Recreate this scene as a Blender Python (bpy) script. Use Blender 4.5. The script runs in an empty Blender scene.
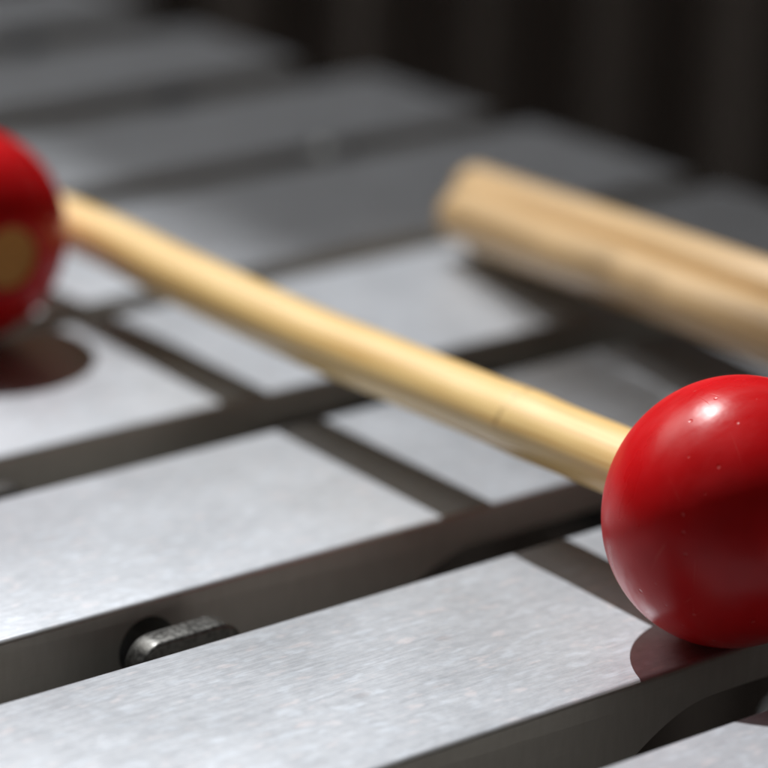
import bpy, bmesh, math, random
from mathutils import Vector, Matrix
random.seed(4)
S = 0.001                                   # everything below is measured in millimetres
scene = bpy.context.scene
COL = scene.collection
R = math.radians

# ------------------------------------------------------------------ helpers
def tag(o, label=None, cat=None, group=None, kind=None):
    if label: o['label'] = label
    if cat: o['category'] = cat
    if group: o['group'] = group
    if kind: o['kind'] = kind
    return o

def empty(name, loc=(0, 0, 0)):
    o = bpy.data.objects.new(name, None)
    o.empty_display_size = 0.01
    o.location = Vector(loc) * S
    COL.objects.link(o)
    return o

def obj(name, bm, mat, parent=None, loc=(0, 0, 0), smooth=True):
    bmesh.ops.recalc_face_normals(bm, faces=bm.faces[:])
    bmesh.ops.scale(bm, vec=(S, S, S), verts=bm.verts[:])
    me = bpy.data.meshes.new(name)
    bm.to_mesh(me); bm.free()
    if smooth:
        me.polygons.foreach_set('use_smooth', [True] * len(me.polygons))
    if mat: me.materials.append(mat)
    o = bpy.data.objects.new(name, me)
    o.location = Vector(loc) * S
    COL.objects.link(o)
    if parent: o.parent = parent
    return o

def add_box(bm, x0, x1, y0, y1, z0, z1):
    vs = [bm.verts.new((x, y, z)) for x in (x0, x1) for y in (y0, y1) for z in (z0, z1)]
    for f in ((0, 1, 3, 2), (4, 6, 7, 5), (0, 4, 5, 1), (2, 3, 7, 6), (0, 2, 6, 4), (1, 5, 7, 3)):
        bm.faces.new([vs[i] for i in f])

def sharp_by_angle(o, deg):
    bm = bmesh.new(); bm.from_mesh(o.data)
    for e in bm.edges:
        if len(e.link_faces) == 2 and e.calc_face_angle(0) > R(deg): e.smooth = False
    bm.to_mesh(o.data); bm.free()

# ------------------------------------------------------------------ materials
def new_mat(name):
    m = bpy.data.materials.new(name); m.use_nodes = True
    nt = m.node_tree
    return m, nt, nt.nodes['Principled BSDF']

def N(nt, t, **kw):
    n = nt.nodes.new(t)
    for k, v in kw.items(): setattr(n, k, v)
    return n

def mapping(nt, scale, coord='Object', rnd=True):
    tc = N(nt, 'ShaderNodeTexCoord'); mp = N(nt, 'ShaderNodeMapping')
    mp.inputs['Scale'].default_value = scale
    nt.links.new(tc.outputs[coord], mp.inputs['Vector'])
    if rnd:
        oi = N(nt, 'ShaderNodeObjectInfo'); mu = N(nt, 'ShaderNodeMath', operation='MULTIPLY')
        mu.inputs[1].default_value = 37.0
        nt.links.new(oi.outputs['Random'], mu.inputs[0])
        cx = N(nt, 'ShaderNodeCombineXYZ')
        for i in range(3): nt.links.new(mu.outputs[0], cx.inputs[i])
        nt.links.new(cx.outputs[0], mp.inputs['Location'])
    return mp.outputs['Vector']

def noise(nt, vec, scale, detail=4, rough=.55):
    n = N(nt, 'ShaderNodeTexNoise')
    n.inputs['Scale'].default_value = scale; n.inputs['Detail'].default_value = detail
    n.inputs['Roughness'].default_value = rough
    nt.links.new(vec, n.inputs['Vector'])
    return n.outputs['Fac']

def rng(nt, src, a, b, c, d):
    n = N(nt, 'ShaderNodeMapRange')
    for i, v in enumerate((a, b, c, d)): n.inputs[i + 1].default_value = v
    nt.links.new(src, n.inputs[0])
    return n.outputs[0]

def ramp(nt, src, stops):
    n = N(nt, 'ShaderNodeValToRGB')
    e = n.color_ramp.elements
    while len(e) < len(stops): e.new(.5)
    for el, (p, c) in zip(e, stops): el.position = p; el.color = (*c, 1)
    nt.links.new(src, n.inputs[0])
    return n.outputs[0]

def mix(nt, a, b, fac, blend='MIX'):
    n = N(nt, 'ShaderNodeMix', data_type='RGBA', blend_type=blend)
    for sock, v in ((n.inputs['Factor'], fac), (n.inputs['A'], a), (n.inputs['B'], b)):
        if isinstance(v, (int, float)): sock.default_value = v
        elif isinstance(v, tuple): sock.default_value = (*v, 1)
        else: nt.links.new(v, sock)
    return n.outputs['Result']

def madd(nt, a, b, op='ADD'):
    n = N(nt, 'ShaderNodeMath', operation=op)
    for i, v in enumerate((a, b)):
        if isinstance(v, (int, float)): n.inputs[i].default_value = v
        else: nt.links.new(v, n.inputs[i])
    return n.outputs[0]

def bump(nt, bsdf, h, strength, dist):
    n = N(nt, 'ShaderNodeBump')
    n.inputs['Strength'].default_value = strength; n.inputs['Distance'].default_value = dist
    nt.links.new(h, n.inputs['Height'])
    nt.links.new(n.outputs[0], bsdf.inputs['Normal'])

def bar_metal():
    m, nt, b = new_mat('satin_aluminium')
    v = mapping(nt, (1, 1, 1))
    brush = noise(nt, mapping(nt, (190, 2100, 2100)), 1.0, 3, .6)
    brush2 = noise(nt, mapping(nt, (35, 5200, 5200)), 1.0, 2, .5)
    mott = noise(nt, mapping(nt, (700, 1000, 1000)), 1.0, 5, .65)
    cloud = noise(nt, v, 60, 4, .6)
    hue = noise(nt, mapping(nt, (300, 650, 650)), 1.0, 2, .5)
    c = ramp(nt, mott, [(.30, (.425, .450, .490)), (.62, (.50, .525, .565))])
    c = mix(nt, c, (.80, .71, .71), rng(nt, hue, .60, .72, 0, .30))
    c = mix(nt, c, (.66, .72, .80), rng(nt, hue, .44, .30, 0, .35))
    # small dark pits and bright nicks, rare
    vor = N(nt, 'ShaderNodeTexVoronoi'); vor.inputs['Scale'].default_value = 210
    nt.links.new(mapping(nt, (.55, 1, 1)), vor.inputs['Vector'])
    sp = N(nt, 'ShaderNodeSeparateColor'); nt.links.new(vor.outputs['Color'], sp.inputs[0])
    pick = rng(nt, sp.outputs[0], .80, .84, 0, 1)
    dot = rng(nt, vor.outputs['Distance'], .05, .17, 1, 0)
    pit = madd(nt, pick, dot, 'MULTIPLY')
    c = mix(nt, c, (.36, .35, .37), madd(nt, pit, .55, 'MULTIPLY'))
    # side faces get a warmer grey than the tops, split by the normal
    tc = N(nt, 'ShaderNodeTexCoord'); sn = N(nt, 'ShaderNodeSeparateXYZ')
    nt.links.new(tc.outputs['Normal'], sn.inputs[0])
    top = rng(nt, sn.outputs[2], .5, .9, 0, 1)
    side_noise = noise(nt, mapping(nt, (900, 900, 240)), 1.0, 4, .6)
    side = ramp(nt, side_noise, [(.30, (.46, .448, .422)), (.70, (.515, .50, .475))])
    c = mix(nt, side, c, top)
    nt.links.new(c, b.inputs['Base Color'])
    b.inputs['Metallic'].default_value = METAL
    ro = rng(nt, madd(nt, madd(nt, brush, .45, 'MULTIPLY'), madd(nt, cloud, .55, 'MULTIPLY')), .35, .65, ROUGH - .05, ROUGH + .06)
    nt.links.new(ro, b.inputs['Roughness'])
    h = madd(nt, madd(nt, brush, .9, 'MULTIPLY'), madd(nt, brush2, .5, 'MULTIPLY'))
    h = madd(nt, h, madd(nt, mott, .35, 'MULTIPLY'))
    h = madd(nt, h, madd(nt, pit, 1.2, 'MULTIPLY'), 'SUBTRACT')
    bump(nt, b, h, .45, .00006)
    return m

def wood(name, light, dark, ring=None, seed=0, coat=.7):
    m, nt, b = new_mat(name)
    tc = N(nt, 'ShaderNodeUVMap'); tc.uv_map = 'UVMap'
    mp = N(nt, 'ShaderNodeMapping'); mp.inputs['Location'].default_value = (seed, seed * 1.7, 0)
    nt.links.new(tc.outputs[0], mp.inputs[0])
    def st(s):
        q = N(nt, 'ShaderNodeMapping'); q.inputs['Scale'].default_value = s
        nt.links.new(mp.outputs[0], q.inputs[0]); return q.outputs[0]
    fib = noise(nt, st((1.1, .018, 1)), 1.6, 5, .6)       # uv in millimetres: fibres run along v
    fine = noise(nt, st((5, .05, 1)), 1.0, 3, .6)
    blot = noise(nt, st((.12, .03, 1)), 1.0, 3, .5)
    f = madd(nt, madd(nt, fib, .6, 'MULTIPLY'), madd(nt, fine, .4, 'MULTIPLY'))
    c = ramp(nt, f, [(.38, dark), (.56, light)])
    c = mix(nt, c, tuple(x * .82 for x in light), rng(nt, blot, .5, .75, 0, .5))
    h = f
    if ring is not None:
        sx = N(nt, 'ShaderNodeSeparateXYZ'); nt.links.new(tc.outputs[0], sx.inputs[0])
        wob = madd(nt, noise(nt, st((.35, .02, 1)), 1.0, 2, .5), 3.0, 'MULTIPLY')
        d = madd(nt, madd(nt, sx.outputs[1], wob, 'ADD'), ring + 1.5, 'SUBTRACT')
        d = madd(nt, d, 0, 'ABSOLUTE')
        part = rng(nt, noise(nt, st((.35, .001, 1)), 1.0, 2, .6), .42, .55, 0, 1)
        line = madd(nt, rng(nt, d, .1, .55, 1, 0), part, 'MULTIPLY')
        c = mix(nt, c, (.22, .11, .045), madd(nt, line, .4, 'MULTIPLY'))
        h = madd(nt, f, madd(nt, line, 2.0, 'MULTIPLY'), 'SUBTRACT')
    nt.links.new(c, b.inputs['Base Color'])
    b.inputs['Roughness'].default_value = .45
    b.inputs['Specular IOR Level'].default_value = .5
    b.inputs['Coat Weight'].default_value = coat; b.inputs['Coat Roughness'].default_value = .32
    bump(nt, b, h, .4, .00008)
    return m

def end_grain():
    m, nt, b = new_mat('wood_end_grain')
    n = noise(nt, mapping(nt, (1, 1, 1)), 1400, 4, .6)
    c = ramp(nt, n, [(.35, (.42, .18, .03)), (.65, (.68, .32, .07))])
    nt.links.new(c, b.inputs['Base Color']); b.inputs['Roughness'].default_value = .6
    return m

def red_paint():
    m, nt, b = new_mat('red_lacquer')
    v = mapping(nt, (1, 1, 1))
    n = noise(nt, v, 120, 3, .5)
    c = ramp(nt, n, [(.3, (.52, .004, .006)), (.7, (.63, .007, .011))])
    vor = N(nt, 'ShaderNodeTexVoronoi'); vor.inputs['Scale'].default_value = 520
    nt.links.new(v, vor.inputs['Vector'])
    sp = N(nt, 'ShaderNodeSeparateColor'); nt.links.new(vor.outputs['Color'], sp.inputs[0])
    pick = rng(nt, sp.outputs[0], .70, .73, 0, 1)
    dot = rng(nt, vor.outputs['Distance'], .03, .17, 1, 0)
    pit = madd(nt, pick, dot, 'MULTIPLY')
    c = mix(nt, c, (.72, .22, .20), madd(nt, pit, .35, 'MULTIPLY'))
    sc = N(nt, 'ShaderNodeTexVoronoi'); sc.feature = 'DISTANCE_TO_EDGE'; sc.inputs['Scale'].default_value = 1.0
    nt.links.new(mapping(nt, (260, 90, 40)), sc.inputs['Vector'])
    msk = rng(nt, noise(nt, v, 150, 2, .5), .60, .68, 0, 1)
    scr = madd(nt, rng(nt, sc.outputs['Distance'], .0, .018, 1, 0), msk, 'MULTIPLY')
    c = mix(nt, c, (.75, .16, .13), madd(nt, scr, .22, 'MULTIPLY'))
    nt.links.new(c, b.inputs['Base Color'])
    sm = noise(nt, mapping(nt, (1, 2.5, 1)), 70, 4, .6)
    nt.links.new(rng(nt, sm, .38, .64, .27, .46), b.inputs['Roughness'])
    b.inputs['Specular IOR Level'].default_value = .32
    h = madd(nt, noise(nt, v, 230, 3, .5), madd(nt, pit, 1.4, 'MULTIPLY'), 'SUBTRACT')
    h = madd(nt, h, madd(nt, scr, .25, 'MULTIPLY'), 'SUBTRACT')
    b.inputs['Subsurface Weight'].default_value = .7; b.inputs['Subsurface Scale'].default_value = .011
    b.inputs['Subsurface Radius'].default_value = (1, .15, .1)
    bump(nt, b, h, .5, .00012)
    return m

def steel():
    m, nt, b = new_mat('rough_cast_steel')
    v = mapping(nt, (1, 1, 1))
    n = noise(nt, v, 1500, 3, .5)
    c = ramp(nt, n, [(.30, (.07, .07, .068)), (.70, (.14, .14, .135))])
    nt.links.new(c, b.inputs['Base Color']); b.inputs['Metallic'].default_value = .85
    nt.links.new(rng(nt, n, .3, .7, .30, .55), b.inputs['Roughness'])
    bump(nt, b, n, .3, .0001)
    return m

def plain(name, colr, rough, metal=0.0, var=.25, scale=60):
    m, nt, b = new_mat(name)
    n = noise(nt, mapping(nt, (1, 1, 1)), scale, 4, .6)
    c = ramp(nt, n, [(.3, tuple(x * (1 - var) for x in colr)), (.7, tuple(min(1, x * (1 + var)) for x in colr))])
    nt.links.new(c, b.inputs['Base Color'])
    b.inputs['Roughness'].default_value = rough; b.inputs['Metallic'].default_value = metal
    return m

METAL, ROUGH = .55, .42
M_BAR = bar_metal()
M_CANE = wood('pale_rattan', (.95, .68, .29), (.76, .46, .15), ring=49.5, seed=3)
M_CANE2 = wood('pale_rattan_handle', (.68, .47, .24), (.48, .30, .13), seed=11, coat=.35)
M_RED = red_paint()
M_END = end_grain()
M_STEEL = steel()
M_FRAME = plain('black_frame_paint', (.018, .018, .018), .45)
M_PIN = plain('dull_pin_metal', (.30, .31, .31), .5, .6, .12)
M_TUBE = plain('resonator_metal', (.55, .57, .58), .38, .8, .12)
M_CURT = plain('dark_curtain_cloth', (.60, .55, .53), .9, 0, .15, 90)
M_FLOOR = plain('dark_floor', (.03, .028, .026), .7, 0, .2, 5)
M_BOARD = plain('blocker_board', (.12, .10, .08), .7)

# ------------------------------------------------------------------ metal bars
def row2(v): return 201.5 + (v - 284) * .14
ROW1 = 344.0

def make_bar(v0, v1, u0, u1, tilt, label):
    """one bar: thick at the ends, hollowed underneath, cross-drilled at both nodes"""
    T = 11.5; thin = 5.0
    uc = (u0 + u1) / 2
    a0, a1 = row2(v0) + 34, ROW1 - 34
    pts = [(u0, -T), (u0, 0), (u1, 0), (u1, -T)]
    arch = []
    n = 60
    for i in range(n + 1):
        t = i / n; u = a1 + (a0 - a1) * t
        d = min(u - a0, a1 - u) / 15.0
        d = max(0, min(1, d))
        arch.append((u, -T + (T - thin) * math.sin(d * math.pi / 2)))
    # denser samples near the springing
    prof = pts + arch
    w = v1 - v0
    bm = bmesh.new()
    A = [bm.verts.new((u - uc, -w / 2, z)) for u, z in prof]
    B = [bm.verts.new((u - uc, w / 2, z)) for u, z in prof]
    bm.faces.new(A); bm.faces.new(B[::-1])
    k = len(prof)
    for i in range(k):
        bm.faces.new((A[i], B[i], B[(i + 1) % k], A[(i + 1) % k]))
    bmesh.ops.recalc_face_normals(bm, faces=bm.faces[:])
    ed = [e for e in bm.edges if all(abs(v.co.z) < 1e-6 for v in e.verts)]
    ed += [e for e in bm.edges if abs(e.verts[0].co.x - e.verts[1].co.x) < 1e-6 and abs(abs(e.verts[0].co.x) - (u1 - u0) / 2) < 1e-6 and e not in ed and abs(e.verts[0].co.z - e.verts[1].co.z) > 1]
    bmesh.ops.bevel(bm, geom=ed, offset=.75, segments=4, profile=.5, affect='EDGES', clamp_overlap=True)
    o = obj('metal_bar', bm, M_BAR, loc=(uc, (v0 + v1) / 2, 0))
    # drill the two cord holes
    bm = bmesh.new()
    for hu in (row2(v0) - 2.6, ROW1 + 2.5):
        hr = 4.1 if hu < 300 else 4.6
        bmesh.ops.create_cone(bm, cap_ends=True, segments=40, radius1=hr, radius2=hr, depth=w + 20,
                              matrix=Matrix.Translation((hu - uc, 0, -6.2 if hu < 300 else -5.4)) @ Matrix.Rotation(R(90), 4, 'X'))
    cut = obj('drill', bm, None, loc=(uc, (v0 + v1) / 2, 0))
    md = o.modifiers.new('b', 'BOOLEAN'); md.operation = 'DIFFERENCE'; md.object = cut; md.solver = 'EXACT'
    bpy.context.view_layer.update()
    me = bpy.data.meshes.new_from_object(o.evaluated_get(bpy.context.evaluated_depsgraph_get()))
    o.modifiers.clear()
    old = o.data; o.data = me; me.name = 'metal_bar'
    bpy.data.meshes.remove(old)
    cm = cut.data; bpy.data.objects.remove(cut); bpy.data.meshes.remove(cm)
    o.data.materials.clear(); o.data.materials.append(M_BAR)
    for p in o.data.polygons: p.material_index = 0
    sharp_by_angle(o, 35)
    o.rotation_euler = (R(tilt[0]), R(tilt[1]), R(tilt[2]))
    return tag(o, label, 'bar', 'silver metal bars laid side by side')

bars = [
    (187.5, 226.0, 140, 385, (0, 0, 0), 'silver metal bar at the bottom right corner, nearest to the camera'),
    (239.5, 277.0, 146, 385, (0, 0, -.15), 'silver metal bar that the near red mallet ball rests on'),
    (291.0, 329.3, 152, 385, (0, 0, 0), 'silver metal bar with a round drilled hole behind the steel post'),
    (342.0, 383.2, 158, 385, (0, 0, 0), 'silver metal bar that the far left red ball rests on, with a bright patch'),
    (390.3, 433.5, 165, 385, (0, 0, 0), 'grey metal bar passing just behind the tips of the two handles'),
    (443.0, 480.5, 172, 384, (0, 0, 0), 'grey blurred metal bar ending right above the round post head, third from the back'),
    (494.5, 531.5, 180, 377.5, (0, 0, 0), 'grey blurred metal bar second from the back'),
    (547.0, 583.0, 187, 379, (0, 0, 0), 'grey blurred metal bar at the top left corner, farthest back'),
]
for bdef in bars: make_bar(*bdef)

# ------------------------------------------------------------------ posts between the bars, rails, resonators
def make_post(u, v, ztop, label, parts=True, yaw=0):
    root = empty('cord_post', (u, v, 0)); root.rotation_euler.y = R(yaw)
    tag(root, label, 'post', 'metal posts standing between the bars')
    # head: a rounded, slightly domed plate
    bm = bmesh.new()
    L, r = 7.4, 3.3
    prof = []
    for i in range(9):
        a = math.pi - i / 8 * math.pi / 2; prof.append((-L + r + r * math.cos(a), -r + r * math.sin(a)))
    for i in range(9):
        a = math.pi / 2 - i / 8 * math.pi / 2; prof.append((L - r + r * math.cos(a), -r + r * math.sin(a) - .5))
    prof += [(L - .3, -9), (-L + .3, -9)]
    A = [bm.verts.new((x, -1.9, z + ztop)) for x, z in prof]; B = [bm.verts.new((x, 1.9, z + ztop)) for x, z in prof]
    bm.faces.new(A); bm.faces.new(B[::-1]); k = len(prof)
    for i in range(k): bm.faces.new((A[i], B[i], B[(i + 1) % k], A[(i + 1) % k]))
    bmesh.ops.recalc_face_normals(bm, faces=bm.faces[:])
    ed = [e for e in bm.edges if abs(e.verts[0].co.y - e.verts[1].co.y) < 1e-6]
    bmesh.ops.bevel(bm, geom=ed, offset=.55, segments=3, profile=.5, affect='EDGES', clamp_overlap=True)
    h = obj('post_head', bm, M_STEEL, root); sharp_by_angle(h, 45)
    bm = bmesh.new()
    add_box(bm, -2.6, 2.6, -1.4, 1.4, -23, ztop - 9)
    obj('stem', bm, M_FRAME, root, smooth=False)

def make_round_post(u, v, zt, label):
    root = empty('cord_post', (u, v, 0))
    tag(root, label, 'post', 'metal posts standing between the bars')
    bm = bmesh.new()
    bmesh.ops.create_uvsphere(bm, u_segments=32, v_segments=16, radius=3.1, matrix=Matrix.Translation((0, 0, zt)) @ Matrix.Diagonal((1, .95, .8, 1)))
    obj('post_head', bm, M_PIN, root)
    bm = bmesh.new()
    bmesh.ops.create_cone(bm, cap_ends=True, segments=24, radius1=1.8, radius2=1.8, depth=19, matrix=Matrix.Translation((0, 0, -13.5)))
    obj('stem', bm, M_FRAME, root)

make_post(200.2, 284.2, -1.1, 'small flat steel post head with rounded ends beside the black drilled hole', yaw=-4)
make_post(204.0, 335.6, -.8, 'steel post at the left edge of the picture between two bright bars')
make_round_post(340.8, 438.2, -.6, 'pale round blurred post head between two grey bars above the long handle')
make_round_post(341.0, 487.5, -6, 'dark blurred post between the grey bars at the upper left')
make_round_post(339.0, 539.5, -6, 'dark blurred post at the left edge near the top left corner')

def rail(pts, name, label):
    bm = bmesh.new()
    (ua, va), (ub, vb) = pts
    vs = []
    for (u, v) in pts:
        vs.append([bm.verts.new((u + du, v, z)) for du, z in ((-7, -23), (7, -23), (7, -48), (-7, -48))])
    for i in range(4): bm.faces.new((vs[0][i], vs[0][(i + 1) % 4], vs[1][(i + 1) % 4], vs[1][i]))
    bm.faces.new(vs[0]); bm.faces.new(vs[1][::-1])
    bmesh.ops.recalc_face_normals(bm, faces=bm.faces[:])
    bmesh.ops.bevel(bm, geom=bm.edges[:], offset=1, segments=2, affect='EDGES')
    o = obj(name, bm, M_FRAME, smooth=False)
    tag(o, label, 'rail')
rail([(row2(150), 150), (row2(620), 620)], 'frame_rail', 'black rail under the near left ends of the metal bars')
rail([(ROW1, 150), (ROW1, 620)], 'frame_rail', 'black rail under the far right ends of the metal bars')

def tube(v, label):
    bm = bmesh.new()
    n = 48; ro, ri = 17.0, 15.6
    rings = [(ro, -150), (ro, -28.4), (ro - .4, -28), (ri + .4, -28), (ri, -28.4), (ri, -150)]
    vs = [[bm.verts.new((r * math.cos(i / n * 2 * math.pi), r * math.sin(i / n * 2 * math.pi), z)) for i in range(n)] for r, z in rings]
    for a in range(len(rings)):
        b = (a + 1) % len(rings)
        for i in range(n):
            bm.faces.new((vs[a][i], vs[a][(i + 1) % n], vs[b][(i + 1) % n], vs[b][i]))
    o = obj('resonator_tube', bm, M_TUBE, loc=(297, v, -3)); sharp_by_angle(o, 40)
    tag(o, label, 'tube', 'open metal tubes under the bars')
tube((239.5 + 277) / 2, 'grey tube rim glimpsed in the dark gap at the lower right corner')

# ------------------------------------------------------------------ mallets
def catmull(P, n):
    P = [Vector(p) for p in P]
    P = [P[0] * 2 - P[1]] + P + [P[-1] * 2 - P[-2]]
    out = []
    for i in range(1, len(P) - 2):
        for k in range(n):
            t = k / n; a, b, c, d = P[i - 1:i + 3]
            out.append(.5 * ((2 * b) + (c - a) * t + (2 * a - 5 * b + 4 * c - d) * t * t + (3 * b - a - 3 * c + d) * t ** 3))
    out.append(P[-2])
    return out

def shaft(points, r0, r1, mat, parent, butt=False, wob=.12, bulge=None, seg=40):
    pts = catmull(points, 14)
    L = [0]
    for a, b in zip(pts, pts[1:]): L.append(L[-1] + (b - a).length)
    tot = L[-1]
    bm = bmesh.new(); uv = bm.loops.layers.uv.new('UVMap')
    rings = []
    rd = random.Random(int(r0 * 100 + points[0][0]))
    ph = [rd.uniform(0, 6) for _ in range(4)]
    def ring(c, t, r, s):
        t.normalize(); x = Vector((0, 0, 1)).cross(t).normalized(); z = t.cross(x)
        out = []
        for i in range(seg):
            a = i / seg * 2 * math.pi
            rr = r * (1 + .012 * math.sin(2 * a + ph[0] + s * .02) + .008 * math.sin(3 * a + ph[1]))
            out.append(bm.verts.new(c + x * (rr * math.cos(a)) + z * (rr * math.sin(a))))
        return out, s
    for i, p in enumerate(pts):
        t = (pts[min(i + 1, len(pts) - 1)] - pts[max(i - 1, 0)])
        s = L[i]; r = r0 + (r1 - r0) * s / tot + wob * .5 * math.sin(s * .045 + ph[2])
        if bulge: r += .22 * math.exp(-((s - bulge) / 4) ** 2)
        rings.append(ring(p, t, r, s))
    end_t = (pts[-1] - pts[-2]).normalized()
    rl = r1 + wob * .5 * math.sin(tot * .045 + ph[2])
    for q in (.35, .65, .85, .96):                     # softly rounded butt
        off = .9 * math.sin(q * math.pi / 2); rr = rl - .9 * (1 - math.cos(q * math.pi / 2))
        rings.append(ring(pts[-1] + end_t * off, end_t.copy(), rr, tot + off))
    for (a, sa), (b, sb) in zip(rings, rings[1:]):
        for i in range(seg):
            j = (i + 1) % seg
            f = bm.faces.new((a[i], a[j], b[j], b[i]))
            c = 2 * math.pi * r0 / seg
            for lp, w in zip(f.loops, ((i * c, sa), ((i + 1) * c, sa), ((i + 1) * c, sb), (i * c, sb))): lp[uv].uv = w
    f = bm.faces.new(rings[-1][0][::-1])
    for lp in f.loops: lp[uv].uv = (lp.vert.co.x, lp.vert.co.z)
    f = bm.faces.new(rings[0][0])
    for lp in f.loops: lp[uv].uv = (lp.vert.co.x, lp.vert.co.z)
    o = obj('handle', bm, mat, parent); sharp_by_angle(o, 50)
    return o

def head(parent, c, sgn, turn=0, recess=.55, rt=16.05, ra=15.1, hole=4.7):
    """round painted bead turned about the y axis; sgn=-1: open tip faces -y"""
    bm = bmesh.new(); n = 96; m = 56
    rings = []
    a_h = math.asin(hole / rt)
    prof = [(hole - .3, -ra * math.cos(a_h) + 5.6), (hole - .15, -ra * math.cos(a_h) + .5)]
    for i in range(m + 1):
        a = a_h + .02 + (math.pi - 2 * a_h - .04) * i / m
        prof.append((rt * math.sin(a), -ra * math.cos(a)))
    prof.append((hole - .2, ra * math.cos(a_h) - .4)); prof.append((hole - .5, ra * math.cos(a_h) - 2.6))
    for r, y in prof:
        rings.append([bm.verts.new((r * math.cos(i / n * 2 * math.pi), y, r * math.sin(i / n * 2 * math.pi))) for i in range(n)])
    for a, b in zip(rings, rings[1:]):
        for i in range(n): bm.faces.new((a[i], a[(i + 1) % n], b[(i + 1) % n], b[i]))
    o = obj('ball_head', bm, M_RED, parent, loc=c); o.rotation_euler.z = R(turn)
    bm = bmesh.new()
    bmesh.ops.create_circle(bm, cap_ends=True, radius=hole - .25, segments=40,
                            matrix=Matrix.Translation((0, sgn * (ra * math.cos(a_h) - recess), 0)) @ Matrix.Rotation(R(90), 4, 'X'))
    d = bmesh.ops.extrude_face_region(bm, geom=bm.faces[:])
    for v in [g for g in d['geom'] if isinstance(g, bmesh.types.BMVert)]: v.co.y -= sgn * 2.2
    obj('handle_tip', bm, M_END, parent, loc=c, smooth=False).rotation_euler.z = R(turn)

def V(p, o): return tuple(a - b for a, b in zip(p, o))

def mallet(origin, hc, sgn, pts, r0, r1, mat, label, bulge=None, turn=0, recess=.55, flat=14.8):
    root = empty('mallet', origin)
    tag(root, label, 'mallet', 'red ball mallets lying across the bars')
    head(root, V(hc, origin), sgn, turn, recess, ra=flat)
    shaft([V(p, origin) for p in pts], r0, r1, mat, root, bulge=bulge)
    return root

C1 = (249.0, 242.3, 16.05)
C2 = (232.2, 386.0, 16.2)
mallet((249, 242.3, 0), C1, -1,
       [(248.6, 232, 16.4), (249.3, 242, 16.1), (250.1, 266, 15.3), (251.5, 307, 13.8), (252.2, 330, 13.0), (253.2, 358, 12.9), (254.2, 388, 13.0), (252.6, 440, 12.4), (250, 520, 9.5)],
       4.5, 3.35, M_CANE, 'mallet with the sharp red ball and the long pale handle crossing the picture', bulge=49, turn=-9, recess=3.4, flat=14.3)
mallet((233.6, 385, 0), C2, -1,
       [(233.6, 376, 16.2), (233.6, 385, 16.2), (233.2, 440, 14.5), (232, 520, 11.5), (231, 610, 8)],
       4.0, 4.0, M_CANE2, 'mallet whose blurred red ball at the left edge shows its wooden tip')
mallet((298, 236, 0), (297.5, 236, 16.2), -1,
       [(296.6, 228, 16.6), (297.5, 236, 16.2), (305.2, 293, 12.9), (311.8, 334.5, 10.2), (316.4, 359, 8.1), (320.0, 376.4, 6.9)],
       4.35, 4.35, M_CANE2, 'mallet handle at the right, the lower and nearer of the two lying side by side')
mallet((317, 204, 0), (317, 204, 16.2), -1,
       [(317, 196, 16.6), (317, 204, 16.2), (316.6, 260, 15.2), (315.9, 304.1, 14.2), (321.9, 344, 11.1), (324.6, 365, 9.6), (326.9, 381.5, 8.4)],
       4.35, 4.35, M_CANE2, 'mallet handle at the right, the upper and farther of the two lying side by side')

# ------------------------------------------------------------------ background: dark curtain, floor
FW = Vector((.593, .733, 0)).normalized()
SD = Vector((FW.y, -FW.x, 0))
bm = bmesh.new()
n = 900; cols = []
for i in range(n + 1):
    s = -900 + 1800 * i / n
    ph = s / 38 * 2 * math.pi
    d = 24 * math.sin(ph + .5 * math.sin(s * .013)) + 4 * math.sin(ph * 2.3 + 1) + 1.5 * math.sin(s * .05)
    p = FW * (930 + d) + SD * s
    cols.append([bm.verts.new((p.x, p.y, z)) for z in (-640, -200, 120, 420)])
for a, b in zip(cols, cols[1:]):
    for k in range(3): bm.faces.new((a[k], b[k], b[k + 1], a[k + 1]))
o = obj('curtain', bm, M_CURT)
md = o.modifiers.new('thickness', 'SOLIDIFY'); md.thickness = .0015
tag(o, 'dark curtain hanging in vertical folds behind the metal bars', 'curtain')
bm = bmesh.new(); add_box(bm, -3000, 3000, -3000, 3000, -660, -645)
tag(obj('floor', bm, M_FLOOR, smooth=False), kind='structure')

# ------------------------------------------------------------------ light
SUN = Vector((.08, .53, 1.0))               # towards the sun
sun = bpy.data.lights.new('sun', 'SUN'); sun.energy = 4.1; sun.angle = R(.4); sun.color = (1, .995, .985)
so = bpy.data.objects.new('sun', sun); COL.objects.link(so)
so.rotation_euler = SUN.to_track_quat('Z', 'Y').to_euler(); so.location = SUN * .9
wl = bpy.data.lights.new('window_light', 'AREA'); wl.shape = 'RECTANGLE'; wl.size = .75; wl.size_y = .5
wl.energy = WINDOW = 7.0; wl.color = (1.0, .965, .915)
wo = bpy.data.objects.new('window_light', wl); COL.objects.link(wo)
ctr = Vector((.26, .33, 0))
wdir = Vector((-.25, .75, .82)).normalized()
wo.location = ctr + wdir * 1.7
wo.rotation_euler = wdir.to_track_quat('Z', 'Y').to_euler()

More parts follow.
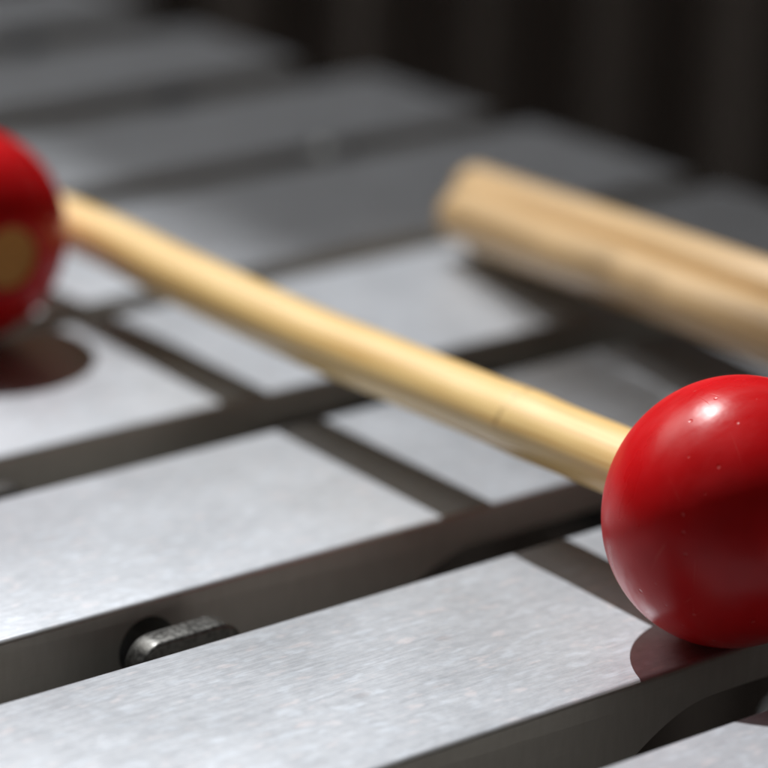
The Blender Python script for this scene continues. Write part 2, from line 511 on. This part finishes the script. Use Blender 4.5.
# added unseen blocker with toothed edge: keeps the sun off the far right bars
HS = 780.0
def edge(u, v): return (u + SUN.x * HS, v + SUN.y * HS)
bm = bmesh.new()
def slab(poly):
    lo = [bm.verts.new((*edge(u, v), HS)) for u, v in poly]; hi = [bm.verts.new((*edge(u, v), HS + .5)) for u, v in poly]
    k = len(poly)
    bm.faces.new(lo[::-1]); bm.faces.new(hi)
    for i in range(k): bm.faces.new((lo[i], lo[(i + 1) % k], hi[(i + 1) % k], hi[i]))
def slats(v0, v1, tip, base, pitch, closed, right):
    """pointed sun-blocking slats: open at the tips, closing to a fixed share of the pitch"""
    n = max(1, round((v1 - v0) / pitch)); p = (v1 - v0) / n
    for i in range(n):
        c = v0 + (i + .5) * p; h = p * closed / 2
        slab([(right, c - h), (right, c + h), (base, c + h), (tip, c), (base, c - h)])
slats(60, 307.9, 262, 296, 4.0, .81, 302)
slats(308, 319.9, 262, 296, 4.0, .81, 304.4)
slats(320, 339.5, 262, 296, 3.9, .82, 307.6)
slab([(305, 340.5), (308.5, 340.5), (314.5, 371), (313.5, 371)])
slats(240, 336, 321.5, 326, 4.0, .86, 560)
slats(339.6, 388, 333, 342, 4.0, .84, 560)
slats(388, 800, 270, 306, 4.0, .77, 560)
o = obj('sun_blocker', bm, M_BOARD, smooth=False)
tag(o, kind='structure')

# ------------------------------------------------------------------ world
w = bpy.data.worlds.new('World'); scene.world = w; w.use_nodes = True
bg = w.node_tree.nodes['Background']
bg.inputs[0].default_value = (1.0, .90, .78, 1); bg.inputs[1].default_value = .024

# ------------------------------------------------------------------ camera
cam = bpy.data.cameras.new('camera'); co = bpy.data.objects.new('camera', cam); COL.objects.link(co)
pitch, yaw, roll = R(19.59), R(-38.99), R(1.37)
def rot(q):
    c, s = math.cos(yaw), math.sin(yaw)
    return Vector((c * q[0] - s * q[1], s * q[0] + c * q[1], q[2]))
cr, sr = math.cos(roll), math.sin(roll)
U0 = Vector((0, math.sin(pitch), math.cos(pitch))); R0 = Vector((1, 0, 0))
right = rot(R0 * cr + U0 * sr); up = rot(U0 * cr - R0 * sr); fwd = rot((0, math.cos(pitch), -math.sin(pitch)))
co.matrix_world = Matrix(((right.x, up.x, -fwd.x, 0), (right.y, up.y, -fwd.y, 0), (right.z, up.z, -fwd.z, 153.5 * S), (0, 0, 0, 1)))
cam.sensor_width = 36; cam.lens = 3200 / 768 * 36
cam.clip_start = .01; cam.clip_end = 50
cam.dof.use_dof = True; cam.dof.focus_distance = .366; cam.dof.aperture_fstop = 12.5
cam.dof.aperture_blades = 0
scene.camera = co

scene.view_settings.view_transform = 'Standard'; scene.view_settings.look = 'None'
scene.view_settings.exposure = 0; scene.view_settings.gamma = 1
scene.render.engine = 'CYCLES'
scene.cycles.use_denoising = True
scene.cycles.max_bounces = 8
